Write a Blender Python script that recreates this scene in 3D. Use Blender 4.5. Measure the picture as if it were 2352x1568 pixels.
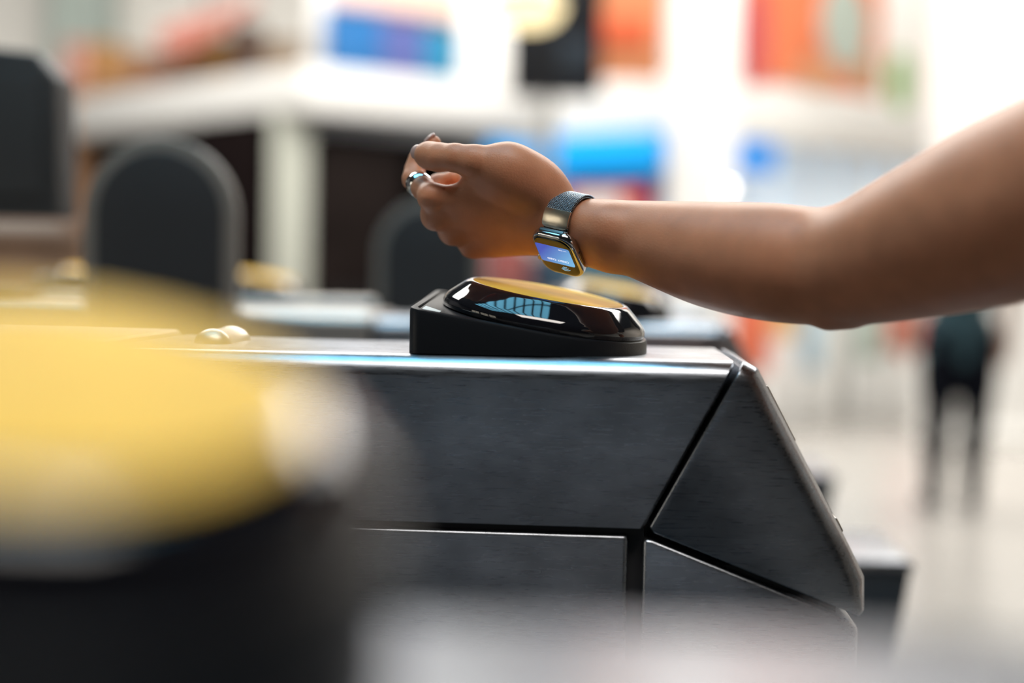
import bpy, bmesh, math, random
import numpy as np
from mathutils import Vector, Matrix

random.seed(7)
SC = bpy.context.scene
COL = SC.collection
for _o in list(bpy.data.objects):
    bpy.data.objects.remove(_o)

# ------------------------------------------------------------------ camera
FPX = 50 / 36 * 2352
CAM = np.array([0.0, 0.0, 1.06])
PITCH, ROLL = math.radians(2.52), math.radians(1.1)
FWD = np.array([0, math.cos(PITCH), -math.sin(PITCH)])
_X = np.array([1.0, 0, 0])
_Z = np.cross(_X, FWD)
RGT = math.cos(ROLL) * _X + math.sin(ROLL) * _Z
UPV = -math.sin(ROLL) * _X + math.cos(ROLL) * _Z
cam_d = bpy.data.cameras.new('camera')
cam = bpy.data.objects.new('camera', cam_d)
COL.objects.link(cam)
SC.camera = cam
cam.matrix_world = Matrix(((RGT[0], UPV[0], -FWD[0], CAM[0]), (RGT[1], UPV[1], -FWD[1], CAM[1]),
                           (RGT[2], UPV[2], -FWD[2], CAM[2]), (0, 0, 0, 1)))
cam_d.lens = 50
cam_d.sensor_width = 36
cam_d.clip_start = 0.02
cam_d.dof.use_dof = True
cam_d.dof.focus_distance = 1.15
cam_d.dof.aperture_fstop = 1.4

# ------------------------------------------------------------------ world, large lights, exposure
world = bpy.data.worlds.new('world')
SC.world = world
world.use_nodes = True
world.node_tree.nodes['Background'].inputs[0].default_value = (0.80, 0.90, 1.0, 1)
world.node_tree.nodes['Background'].inputs[1].default_value = 0.035


def area_light(name, loc, sx, sy, power, color, rot=(0, 0, 0)):
    l = bpy.data.lights.new(name, 'AREA')
    l.shape = 'RECTANGLE'
    l.size, l.size_y, l.energy, l.color = sx, sy, power, color
    o = bpy.data.objects.new(name, l)
    o.location, o.rotation_euler = loc, rot
    COL.objects.link(o)
    return o


area_light('concourse_skylight', (0.3, 7.8, 6.4), 12, 4.4, 1850, (1.0, 0.965, 0.91))
area_light('gateline_skylight', (-0.90, 1.15, 4.66), 3.4, 2.2, 120, (0.22, 0.70, 1.0))
area_light('added_front_fill', (0.4, -0.6, 4.64), 2.6, 1.2, 120, (1.0, 0.93, 0.86))  # unseen warm fill, added high in front to brighten the arm
SC.view_settings.view_transform = 'Standard'
SC.view_settings.look = 'None'
SC.view_settings.exposure = 0.0
SC.view_settings.gamma = 1.0
SC.view_settings.use_curve_mapping = False
SC.cycles.use_denoising = True
SC.cycles.max_bounces = 5
SC.cycles.use_adaptive_sampling = True
SC.cycles.adaptive_threshold = 0.06
SC.cycles.adaptive_min_samples = 20


def P(px, py, d):
    return Vector(CAM + d * ((px - 1176) / FPX * RGT + (784 - py) / FPX * UPV + FWD))


def PC(px, py, d):
    return np.array([(px - 1176) / FPX * d, (784 - py) / FPX * d, d])


def c2w(v):
    v = np.asarray(v)
    return CAM + v[..., 0:1] * RGT + v[..., 1:2] * UPV + v[..., 2:3] * FWD


def dirw(v):
    return Vector(v[0] * RGT + v[1] * UPV + v[2] * FWD)


# ------------------------------------------------------------------ materials
MATS = {}


def srgb(c):
    return tuple(((x / 255) / 12.92 if x / 255 <= 0.04045 else ((x / 255 + 0.055) / 1.055) ** 2.4) for x in c) + (1,)


def mat(name, col, rough=0.5, metal=0.0, emit=None, estr=0.0, spec=0.5, coat=0.0, noise=None, bump=None, sss=0.0, alpha=1.0, trans=0.0):
    """noise=(scale, amount) mottles the colour; bump=(scale, strength, stretch)"""
    if name in MATS:
        return MATS[name]
    m = bpy.data.materials.new(name)
    m.use_nodes = True
    nt = m.node_tree
    b = nt.nodes['Principled BSDF']
    c = srgb(col) if max(col) > 1.5 else tuple(col) + (1,)
    b.inputs['Base Color'].default_value = c
    b.inputs['Roughness'].default_value = rough
    b.inputs['Metallic'].default_value = metal
    b.inputs['Specular IOR Level'].default_value = spec
    b.inputs['Coat Weight'].default_value = coat
    b.inputs['Coat Roughness'].default_value = 0.04
    b.inputs['Alpha'].default_value = alpha
    b.inputs['Transmission Weight'].default_value = trans
    if sss:
        b.inputs['Subsurface Weight'].default_value = sss
        b.inputs['Subsurface Radius'].default_value = (1.0, 0.35, 0.2)
        b.inputs['Subsurface Scale'].default_value = 0.006
    if emit:
        b.inputs['Emission Color'].default_value = srgb(emit) if max(emit) > 1.5 else tuple(emit) + (1,)
        b.inputs['Emission Strength'].default_value = estr
    tc = nt.nodes.new('ShaderNodeTexCoord')
    if noise:
        n = nt.nodes.new('ShaderNodeTexNoise')
        n.inputs['Scale'].default_value = noise[0]
        n.inputs['Detail'].default_value = 5
        nt.links.new(tc.outputs['Object'], n.inputs['Vector'])
        r = nt.nodes.new('ShaderNodeMapRange')
        r.inputs['From Min'].default_value, r.inputs['From Max'].default_value = 0.3, 0.7
        r.inputs['To Min'].default_value, r.inputs['To Max'].default_value = 1 - noise[1], 1 + noise[1] * 0.5
        nt.links.new(n.outputs['Fac'], r.inputs['Value'])
        mx = nt.nodes.new('ShaderNodeMix')
        mx.data_type = 'RGBA'
        mx.blend_type = 'MULTIPLY'
        mx.inputs['Factor'].default_value = 1
        mx.inputs[6].default_value = c
        nt.links.new(r.outputs['Result'], mx.inputs[7])
        nt.links.new(mx.outputs[2], b.inputs['Base Color'])
    if bump:
        n = nt.nodes.new('ShaderNodeTexNoise')
        n.inputs['Scale'].default_value = bump[0]
        n.inputs['Detail'].default_value = 4
        mp = nt.nodes.new('ShaderNodeMapping')
        mp.inputs['Scale'].default_value = bump[2] if len(bump) > 2 else (1, 1, 1)
        nt.links.new(tc.outputs['Object'], mp.inputs['Vector'])
        nt.links.new(mp.outputs['Vector'], n.inputs['Vector'])
        bp = nt.nodes.new('ShaderNodeBump')
        bp.inputs['Strength'].default_value = bump[1]
        bp.inputs['Distance'].default_value = 0.001
        nt.links.new(n.outputs['Fac'], bp.inputs['Height'])
        nt.links.new(bp.outputs['Normal'], b.inputs['Normal'])
    MATS[name] = m
    return m


def steel_mat(name, base, rough, smudge):
    """brushed stainless steel with smudges and long thin scratches"""
    m = mat(name, base, rough, 1.0)
    nt = m.node_tree
    b = nt.nodes['Principled BSDF']
    tc = nt.nodes.new('ShaderNodeTexCoord')

    def noise(scale, stretch, detail=5, dist=0.0):
        mp = nt.nodes.new('ShaderNodeMapping')
        mp.inputs['Scale'].default_value = stretch
        nt.links.new(tc.outputs['Object'], mp.inputs['Vector'])
        n = nt.nodes.new('ShaderNodeTexNoise')
        n.inputs['Scale'].default_value = scale
        n.inputs['Detail'].default_value = detail
        n.inputs['Distortion'].default_value = dist
        nt.links.new(mp.outputs['Vector'], n.inputs['Vector'])
        return n

    def ramp(src, a, bb, lo, hi):
        r = nt.nodes.new('ShaderNodeMapRange')
        for k, v in zip(('From Min', 'From Max', 'To Min', 'To Max'), (a, bb, lo, hi)):
            r.inputs[k].default_value = v
        nt.links.new(src, r.inputs['Value'])
        return r.outputs['Result']
    cloud = noise(16, (1, 1, 1.6))
    grain = noise(900, (0.04, 1, 1), 3)
    scr = noise(55, (0.10, 1, 1), 6, 0.5)
    line = nt.nodes.new('ShaderNodeMath')           # thin contour lines of a stretched noise = hair scratches
    line.operation = 'SUBTRACT'
    nt.links.new(scr.outputs['Fac'], line.inputs[0])
    line.inputs[1].default_value = 0.5
    ab = nt.nodes.new('ShaderNodeMath')
    ab.operation = 'ABSOLUTE'
    nt.links.new(line.outputs[0], ab.inputs[0])
    sl = ramp(ab.outputs[0], 0.0, 0.004, 1 - smudge * 0.7, 1.0)
    cl = ramp(cloud.outputs['Fac'], 0.35, 0.65, 1 - smudge, 1.0)
    mul = nt.nodes.new('ShaderNodeMath')
    mul.operation = 'MULTIPLY'
    nt.links.new(sl, mul.inputs[0])
    nt.links.new(cl, mul.inputs[1])
    mx = nt.nodes.new('ShaderNodeMix')
    mx.data_type = 'RGBA'
    mx.blend_type = 'MULTIPLY'
    mx.inputs['Factor'].default_value = 1
    mx.inputs[6].default_value = b.inputs['Base Color'].default_value
    nt.links.new(mul.outputs[0], mx.inputs[7])
    nt.links.new(mx.outputs[2], b.inputs['Base Color'])
    nt.links.new(ramp(grain.outputs['Fac'], 0.3, 0.7, rough - 0.05, rough + 0.08), b.inputs['Roughness'])
    bp = nt.nodes.new('ShaderNodeBump')
    bp.inputs['Strength'].default_value = 0.012
    bp.inputs['Distance'].default_value = 0.0005
    nt.links.new(grain.outputs['Fac'], bp.inputs['Height'])
    nt.links.new(bp.outputs['Normal'], b.inputs['Normal'])
    return m


STEEL = steel_mat('brushed_steel', (0.405, 0.43, 0.47), 0.29, 0.30)
STEEL2 = steel_mat('satin_steel_cover', (0.50, 0.475, 0.445), 0.38, 0.10)
DARKGAP = mat('dark_recess', (0.012, 0.012, 0.014), 0.7)
BLACKPL = mat('black_plastic', (0.006, 0.007, 0.009), 0.40, spec=0.25, bump=(900, 0.12))
GLOSSBLK = mat('glossy_black', (0.006, 0.006, 0.008), 0.05, coat=0.6, bump=(35, 0.05))
YELLOW = mat('reader_yellow', (0.84, 0.485, 0.075), 0.55, spec=0.06, noise=(26, 0.16))
WHITEPL = mat('white_gasket', (0.75, 0.74, 0.70), 0.5)
RUBBER = mat('paddle_rubber', (0.020, 0.020, 0.022), 0.55)
RIM = mat('paddle_rim', (0.17, 0.15, 0.13), 0.5)
PLINTH = mat('dark_plinth', (0.018, 0.026, 0.034), 0.5)


# ------------------------------------------------------------------ mesh helpers
def link(name, me, m=None, parent=None, smooth=True):
    o = bpy.data.objects.new(name, me)
    COL.objects.link(o)
    if m:
        me.materials.clear()
        me.materials.append(m)
    if smooth:
        for p in me.polygons:
            p.use_smooth = True
    if parent:
        o.parent = parent
    return o


def mesh(name, verts, faces):
    me = bpy.data.meshes.new(name)
    me.from_pydata([tuple(v) for v in verts], [], faces)
    bm = bmesh.new()
    bm.from_mesh(me)
    bmesh.ops.remove_doubles(bm, verts=bm.verts, dist=1e-7)
    bmesh.ops.recalc_face_normals(bm, faces=bm.faces)
    bm.to_mesh(me)
    bm.free()
    return me


def sharp(o, ang=35):
    """smooth shading with sharp edges kept"""
    me = o.data
    bm = bmesh.new()
    bm.from_mesh(me)
    for e in bm.edges:
        if len(e.link_faces) == 2 and e.calc_face_angle(0) > math.radians(ang):
            e.smooth = False
    bm.to_mesh(me)
    bm.free()
    return o


def empty(name, loc=(0, 0, 0), rz=0.0):
    o = bpy.data.objects.new(name, None)
    o.empty_display_size = 0.05
    o.location = loc
    o.rotation_euler = (0, 0, rz)
    COL.objects.link(o)
    return o


def tag(o, label, cat=None, group=None, kind=None):
    o['label'] = label
    if cat:
        o['category'] = cat
    if group:
        o['group'] = group
    if kind:
        o['kind'] = kind
    return o


def box(name, x0, x1, y0, y1, z0, z1, m, parent=None, bev=0.004, seg=2):
    bm = bmesh.new()
    bmesh.ops.create_cube(bm, size=1)
    for v in bm.verts:
        v.co = Vector((x0 + (v.co.x + 0.5) * (x1 - x0), y0 + (v.co.y + 0.5) * (y1 - y0), z0 + (v.co.z + 0.5) * (z1 - z0)))
    if bev:
        bmesh.ops.bevel(bm, geom=list(bm.edges), offset=min(bev, 0.45 * min(abs(x1 - x0), abs(y1 - y0), abs(z1 - z0))), segments=seg, profile=0.6, affect='EDGES')
    me = bpy.data.meshes.new(name)
    bm.to_mesh(me)
    bm.free()
    return sharp(link(name, me, m, parent), 50)


def prism(name, poly, y0, y1, m, parent=None, bev=0.003, big=None, bigr=0.013, seg=3):
    """polygon in (x,z) extruded along y; big = outer polygon edge indices whose rims get a large rounding"""
    bm = bmesh.new()
    n = len(poly)
    a = [bm.verts.new((p[0], y0, p[1])) for p in poly]
    b = [bm.verts.new((p[0], y1, p[1])) for p in poly]
    bm.faces.new(a[::-1])
    bm.faces.new(b)
    rims = []
    for i in range(n):
        j = (i + 1) % n
        f = bm.faces.new((a[i], a[j], b[j], b[i]))
        if big and i in big:
            for e in f.edges:
                if (e.verts[0] in a and e.verts[1] in a) or (e.verts[0] in b and e.verts[1] in b):
                    rims.append(e)
    bmesh.ops.recalc_face_normals(bm, faces=bm.faces)
    if rims:
        bmesh.ops.bevel(bm, geom=rims, offset=bigr, segments=5, profile=0.5, affect='EDGES')
    if bev:
        es = [e for e in bm.edges if len(e.link_faces) == 2 and e.calc_face_angle(0) > math.radians(30)]
        bmesh.ops.bevel(bm, geom=es, offset=bev, segments=seg, profile=0.5, affect='EDGES')
    me = bpy.data.meshes.new(name)
    bm.to_mesh(me)
    bm.free()
    return sharp(link(name, me, m, parent), 40)


def lathe(name, prof, m, parent=None, n=64, cap=True):
    V, F = [], []
    for r, z in prof:
        for i in range(n):
            t = 2 * math.pi * i / n
            V.append((r * math.cos(t), r * math.sin(t), z))
    for k in range(len(prof) - 1):
        for i in range(n):
            j = (i + 1) % n
            F.append((k * n + i, k * n + j, (k + 1) * n + j, (k + 1) * n + i))
    if cap:
        F.append(tuple(range(n))[::-1])
        F.append(tuple((len(prof) - 1) * n + i for i in range(n)))
    return sharp(link(name, mesh(name, V, F), m, parent), 40)


def tube(pts, r, sides=6, closed=False):
    """verts, faces of a tube along pts"""
    pts = [Vector(p) for p in pts]
    V, F = [], []
    up = Vector((0.123, 0.3, 0.94))
    n = len(pts)
    for i, p in enumerate(pts):
        t = (pts[min(i + 1, n - 1)] - pts[max(i - 1, 0)]).normalized()
        s = t.cross(up).normalized()
        w = s.cross(t)
        for k in range(sides):
            a = 2 * math.pi * k / sides
            V.append(p + r * (math.cos(a) * s + math.sin(a) * w))
    for i in range(n - 1):
        for k in range(sides):
            l = (k + 1) % sides
            F.append((i * sides + k, i * sides + l, (i + 1) * sides + l, (i + 1) * sides + k))
    F.append(tuple(range(sides))[::-1])
    F.append(tuple((n - 1) * sides + k for k in range(sides)))
    return V, F


def roundrect(w, h, r, n=8):
    pts = []
    for cx, cy, a0 in ((w / 2 - r, h / 2 - r, 0), (-w / 2 + r, h / 2 - r, 90), (-w / 2 + r, -h / 2 + r, 180), (w / 2 - r, -h / 2 + r, 270)):
        for i in range(n + 1):
            a = math.radians(a0 + 90 * i / n)
            pts.append((cx + r * math.cos(a), cy + r * math.sin(a)))
    return pts


def flat_prism(name, pts, z0, z1, m, parent=None, bev=0.0):
    n = len(pts)
    V = [(x, y, z0) for x, y in pts] + [(x, y, z1) for x, y in pts]
    F = [tuple(range(n))[::-1], tuple(range(n, 2 * n))] + [(i, (i + 1) % n, n + (i + 1) % n, n + i) for i in range(n)]
    return sharp(link(name, mesh(name, V, F), m, parent), 40)


# ------------------------------------------------------------------ signed-distance bodies (round cones, smooth unions, surface nets)
def rcone(p, a, ra, b, rb):
    ba = b - a
    l2 = ba @ ba
    if l2 < 1e-10:
        return np.linalg.norm(p - a, axis=-1) - ra
    rr = ra - rb
    a2 = max(l2 - rr * rr, 1e-9)
    il2 = 1 / l2
    pa = p - a
    y = pa @ ba
    z = y - l2
    q = pa * l2 - y[..., None] * ba
    x2 = (q * q).sum(-1)
    y2 = y * y * l2
    z2 = z * z * l2
    k = np.sign(rr) * rr * rr * x2
    d = (np.sqrt(x2 * a2 * il2) + y * rr) * il2 - ra
    d = np.where(np.sign(y) * a2 * y2 < k, np.sqrt(x2 + y2) * il2 - ra, d)
    d = np.where(np.sign(z) * a2 * z2 > k, np.sqrt(x2 + z2) * il2 - rb, d)
    return d


def smin(a, b, k):
    h = np.maximum(k - np.abs(a - b), 0) / k
    return np.minimum(a, b) - h * h * k * 0.25


class Field:
    def __init__(self, lo, hi, res):
        self.lo, self.res = np.array(lo, float), res
        self.n = np.ceil((np.array(hi) - self.lo) / res).astype(int) + 1
        self.d = np.full(self.n, 1.0, np.float32)

    def region(self, pts, r):
        lo = np.min(pts, 0) - r
        hi = np.max(pts, 0) + r
        i0 = np.maximum(np.floor((lo - self.lo) / self.res).astype(int), 0)
        i1 = np.minimum(np.ceil((hi - self.lo) / self.res).astype(int) + 1, self.n)
        if np.any(i1 <= i0):
            return None, None
        ax = [self.lo[k] + self.res * np.arange(i0[k], i1[k]) for k in range(3)]
        return tuple(slice(i0[k], i1[k]) for k in range(3)), np.stack(np.meshgrid(*ax, indexing='ij'), -1)

    def add(self, a, ra, b, rb, k=0.006):
        s, g = self.region([a, b], max(ra, rb) + k + 3 * self.res)
        if s is not None:
            self.d[s] = smin(self.d[s], rcone(g, a, ra, b, rb), k)

    def cut(self, a, ra, b, rb, k=0.004):
        s, g = self.region([a, b], max(ra, rb) + k + 3 * self.res)
        if s is not None:
            self.d[s] = -smin(-self.d[s], rcone(g, a, ra, b, rb), k)

    def chain(self, nodes, k_in, root, k0, k1, fall):
        """a finger: own chain, blended strongly near its root and hardly at all beyond"""
        pts = [n[0] for n in nodes]
        s, g = self.region(pts, max(n[1] for n in nodes) + k0 + 3 * self.res)
        f = None
        for (a, ra), (b, rb) in zip(nodes[:-1], nodes[1:]):
            d = rcone(g, a, ra, b, rb)
            f = d if f is None else smin(f, d, k_in)
        kk = np.clip(k0 - np.maximum(np.linalg.norm(g - root, axis=-1) - 0.008, 0) * fall, k1, k0)
        self.d[s] = smin(self.d[s], f, kk)

    def nets(self):
        d = self.d
        neg = d < 0
        nx, ny, nz = d.shape
        acc = np.zeros((nx - 1, ny - 1, nz - 1), np.uint8)
        c8 = [(i, j, k) for i in (0, 1) for j in (0, 1) for k in (0, 1)]
        for i, j, k in c8:
            acc += neg[i:nx - 1 + i, j:ny - 1 + j, k:nz - 1 + k]
        cells = np.argwhere((acc > 0) & (acc < 8))
        idx = np.full(acc.shape, -1, np.int32)
        idx[tuple(cells.T)] = np.arange(len(cells))
        cv = {c: d[cells[:, 0] + c[0], cells[:, 1] + c[1], cells[:, 2] + c[2]].astype(float) for c in c8}
        tot = np.zeros((len(cells), 3))
        cnt = np.zeros(len(cells))
        for c in c8:
            for ax in range(3):
                if c[ax]:
                    continue
                e = tuple(1 if q == ax else c[q] for q in range(3))
                a, b = cv[c], cv[e]
                m = (a < 0) != (b < 0)
                t = np.where(m, a / np.where(m, a - b, 1), 0)
                pt = np.tile(np.array(c, float), (len(cells), 1))
                pt[:, ax] += t
                tot += pt * m[:, None]
                cnt += m
        V = self.lo + self.res * (cells + tot / cnt[:, None])
        F = []
        for ax in range(3):
            o1, o2 = [q for q in range(3) if q != ax]
            sl_a = [slice(1, -1)] * 3
            sl_b = [slice(1, -1)] * 3
            sl_a[ax] = slice(0, -1)
            sl_b[ax] = slice(1, None)
            A, B = neg[tuple(sl_a)], neg[tuple(sl_b)]
            for flip in (False, True):
                q = np.argwhere((A & ~B) if not flip else (~A & B))
                off = np.array([1, 1, 1])
                off[ax] = 0
                q = q + off
                def cell(d1, d2):
                    w = q.copy()
                    w[:, o1] += d1
                    w[:, o2] += d2
                    return idx[tuple(w.T)]
                quad = [cell(-1, -1), cell(0, -1), cell(0, 0), cell(-1, 0)]
                if (ax == 1) != flip:
                    quad = quad[::-1]
                F.append(np.stack(quad, 1))
        F = np.concatenate(F)
        F = F[(F >= 0).all(1)]
        return V, F


def net_mesh(name, V, F):
    me = bpy.data.meshes.new(name)
    me.vertices.add(len(V))
    me.vertices.foreach_set('co', np.ascontiguousarray(V, np.float32).ravel())
    me.loops.add(len(F) * 4)
    me.loops.foreach_set('vertex_index', np.ascontiguousarray(F, np.int32).ravel())
    me.polygons.add(len(F))
    me.polygons.foreach_set('loop_start', np.arange(0, len(F) * 4, 4, dtype=np.int32))
    me.update(calc_edges=True)
    me.validate()
    return me


# ================================================================== the hall
FLOOR = mat('pale_terrazzo', (0.33, 0.31, 0.285), 0.25, noise=(3, 0.06))
fl = box('floor', -14, 14, -6, 18, -0.10, 0.0, FLOOR, bev=0)
tag(fl, 'pale polished concourse floor', kind='structure')
fd = box('floor', -3.0, 1.3, -0.6, 3.4, 0.0, 0.004, mat('dark_low_bounce', (0.045, 0.045, 0.048), 0.4, noise=(30, 0.3)), bev=0)  # unseen dark strip added to cut floor bounce onto the arm's underside
tag(fd, 'unseen dark floor strip added under the gates to cut bounce light', kind='structure')
WRIGHT = mat('beige_wall', (0.62, 0.57, 0.51), 0.6)
w = box('wall_right', 9.0, 9.2, -6.0, 15, 0, 7, WRIGHT, bev=0)
tag(w, 'beige right-hand wall of the concourse', kind='structure')
WALLW = mat('white_wall', (0.88, 0.86, 0.80), 0.6)
w = box('wall_back', -14, 14, 15.0, 15.2, 0, 4.15, WALLW, bev=0)
tag(w, 'white far wall of the station concourse', kind='structure')
w = box('wall_upper', -14, 14, 14.9, 15.2, 4.15, 7, mat('slate_upper_wall', (0.10, 0.105, 0.12), 0.7), bev=0)
tag(w, 'slate grey upper wall above the white concourse wall', kind='structure')
WDARK = mat('dark_wall', (0.035, 0.036, 0.042), 0.7)
w = box('wall_front', -14, 14, -6.2, -6.0, 0, 7, WDARK, bev=0)
tag(w, 'dark wall behind the ticket gates', kind='structure')
CEIL = mat('dark_ceiling', (0.03, 0.032, 0.036), 0.8)
w = box('ceiling', -14, 14, -6.0, 4.7, 4.7, 4.9, CEIL, bev=0)
tag(w, 'dark low ceiling over the ticket gates', kind='structure')

w = box('wall_left', -8.2, -8.0, -6.0, 15, 0, 7, WDARK, bev=0)
tag(w, 'dark side wall of the station', kind='structure')
PANE = mat('daylight_pane', (0.3, 0.3, 0.3), 0.2, emit=(1.0, 0.90, 0.74), estr=1.8)
for k, y0 in enumerate((-4.6, -2.7, -0.8)):
    wf = box('window_%d' % (k + 2), -8.0, -7.92, y0, y0 + 1.7, 0.9, 3.6, CEIL, bev=0.01)
    tag(wf, 'tall daylit window in the side wall', kind='structure')
    for a_, b_ in ((0.06, 0.82), (0.88, 1.64)):
        for c_, d_ in ((0.96, 2.2), (2.26, 3.54)):
            box('pane', -7.93, -7.91, y0 + a_, y0 + b_, c_, d_, PANE, wf, 0)

# ================================================================== ticket gates
YAW = math.radians(-4)
GATE_D = 0.24


def sweep_profile(r):
    """(y,z) outline of the gate top: flat top, rounded long edges, open down to z=-0.131"""
    pts = [(0.0, -0.131)]
    for i in range(9):
        a = math.pi - i / 8 * math.pi / 2
        pts.append((r + r * math.cos(a), -r + r * math.sin(a)))
    for i in range(9):
        a = math.pi / 2 - i / 8 * math.pi / 2
        pts.append((GATE_D - r + r * math.cos(a), -r + r * math.sin(a)))
    pts.append((GATE_D, -0.131))
    return pts


def inset(pts, t):
    cy, cz = GATE_D / 2, -0.07
    return [(y + (t if y < cy else -t), z + (t if z < cz else -t)) for y, z in pts]


def loft(name, rings, m, parent):
    n = len(rings[0])
    V = [p for r in rings for p in r]
    F = []
    for k in range(len(rings) - 1):
        for i in range(n):
            j = (i + 1) % n
            F.append((k * n + i, k * n + j, (k + 1) * n + j, (k + 1) * n + i))
    F.append(tuple(range(n))[::-1])
    F.append(tuple((len(rings) - 1) * n + i for i in range(n)))
    return sharp(link(name, mesh(name, V, F), m, parent), 40)


def make_gate(label, loc, paddle=None, rz=YAW, group='steel ticket gates in the gate line'):
    g = empty('ticket_gate', loc, rz)
    tag(g, label, 'ticket gate', group)
    pr = sweep_profile(0.018)
    pi = inset(pr, 0.0025)

    def xe(z, off=0):
        return 0.1735 + z * 0.53 + off
    rings = [[(-0.326, y, z) for y, z in pi], [(-0.3235, y, z) for y, z in pr],
             [(xe(z, -0.0025), y, z) for y, z in pr], [(xe(z), y, z) for y, z in pi]]
    loft('top_cover', rings, STEEL, g)
    # the second cover further along, a touch higher
    pr2 = [(y, z + (0.0045 if z > -0.1 else 0)) for y, z in sweep_profile(0.016)]
    pi2 = inset(pr2, 0.0025)
    rings = [[(-1.55, y, z) for y, z in pi2], [(-1.5475, y, z) for y, z in pr2],
             [(-0.3355, y, z) for y, z in pr2], [(-0.333, y, z) for y, z in pi2]]
    loft('rear_cover', rings, STEEL2, g)
    # end cap, sloping down to the right
    poly = [(0.1785, 0.0), (0.1900, -0.0055), (0.2650, -0.1430), (0.2765, -0.1660), (0.2765, -0.1905),
            (0.2700, -0.1930), (0.1130, -0.1345), (0.1090, -0.1300)]
    prism('end_cap', poly, 0.0, GATE_D, STEEL, g, bev=0.0015, big=(0, 1, 2, 3), bigr=0.018)
    # small covers screwed on the slope of the end cap
    for k, (t0, t1, h) in enumerate(((0.06, 0.42, 0.0022), (0.86, 0.97, 0.0030))):
        a = Vector((0.1945, 0, -0.0125))
        b = Vector((0.2650, 0, -0.1430))
        dv = (b - a)
        nrm = Vector((-dv.z, 0, dv.x)).normalized()
        if nrm.x < 0:
            nrm = -nrm
        q0, q1 = a + dv * t0, a + dv * t1
        i0, i1 = q0 - nrm * 0.002, q1 - nrm * 0.002
        e0, e1 = q0 + nrm * h + dv * 0.015, q1 + nrm * h - dv * 0.015
        prism('sensor_cover', [(i0.x, i0.z), (e0.x, e0.z), (e1.x, e1.z), (i1.x, i1.z)], 0.045, GATE_D - 0.045, STEEL2, g, bev=0.0012)
    # lower doors
    box('side_door', -1.55, 0.0925, 0.002, GATE_D - 0.002, -0.93, -0.1372, STEEL, g, bev=0.004, seg=3)
    poly = [(0.1045, -0.1395), (0.1115, -0.1402), (0.2660, -0.1980), (0.2715, -0.2040), (0.2715, -0.93), (0.1045, -0.93)]
    prism('end_door', poly, 0.002, GATE_D - 0.002, STEEL, g, bev=0.003, big=(2, 3), bigr=0.009)
    box('lock_plate', 0.2700, 0.2765, 0.09, 0.15, -0.250, -0.222, STEEL2, g, bev=0.002)
    # dark carcass seen in the joints
    box('carcass', -1.53, 0.105, 0.012, GATE_D - 0.012, -0.955, -0.02, DARKGAP, g, bev=0)
    box('end_carcass', 0.07, 0.255, 0.014, GATE_D - 0.014, -0.955, -0.16, DARKGAP, g, bev=0)
    box('base_plate', -1.57, 0.30, -0.02, GATE_D + 0.02, -1.0, -0.93, PLINTH, g, bev=0.004)
    # low nose in front of the end door, its end leaning in towards the floor
    prism('nose_unit', [(0.268, -0.345), (0.452, -0.345), (0.352, -1.0), (0.268, -1.0)], 0.005, GATE_D - 0.005, PLINTH, g, bev=0.004)
    prism('nose_top', [(0.268, -0.345), (0.268, -0.330), (0.446, -0.330), (0.456, -0.336), (0.454, -0.345)], 0.0, GATE_D, STEEL, g, bev=0.003)
    # rounded grab bar across the top
    hb = bmesh.new()
    L0, L1, rr = 0.078, 0.165, 0.0145
    V, F = [], []
    N = 12
    prof = []
    for i in range(7):
        a = i / 6 * math.pi / 2
        prof.append((L0 + rr - rr * math.cos(a), rr * math.sin(a) * 1.0))
    prof.append((L0 + rr + 0.002, rr * 0.93))
    prof.append((L1 - rr - 0.002, rr * 0.93))
    for i in range(7):
        a = math.pi / 2 - i / 6 * math.pi / 2
        prof.append((L1 - rr + rr * math.cos(a), rr * math.sin(a)))
    for y, r in prof:
        for k in range(N + 1):
            a = math.pi * k / N
            V.append((-0.262 + 1.15 * r * math.cos(a), y, -0.001 + 0.95 * r * math.sin(a)))
    for i in range(len(prof) - 1):
        for k in range(N):
            F.append((i * (N + 1) + k, i * (N + 1) + k + 1, (i + 1) * (N + 1) + k + 1, (i + 1) * (N + 1) + k))
    hb.free()
    link('grab_bar', mesh('grab_bar', V, F), STEEL2, g)
    if paddle is not None:
        # rounded barrier paddle folded open along the side of the gate
        px, half, top = paddle
        pp = [(px - half, -0.42)] + [(px - half * math.cos(math.pi * i / 24), top - half + half * math.sin(math.pi * i / 24)) for i in range(25)] + [(px + half, -0.42)]
        p = prism('paddle', pp, -0.050, -0.022, RIM, g, bev=0.004)
        h2 = half - 0.020
        qq = [(px - h2, -0.40)] + [(px - h2 * math.cos(math.pi * i / 24), top - half + h2 * math.sin(math.pi * i / 24)) for i in range(25)] + [(px + h2, -0.40)]
        f = prism('paddle_pad', qq, -0.054, -0.018, RUBBER, p, bev=0.002)
        box('pivot', px - 0.03, px + 0.03, -0.030, 0.004, -0.40, -0.30, DARKGAP, p, bev=0.004)
    return g


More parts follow.
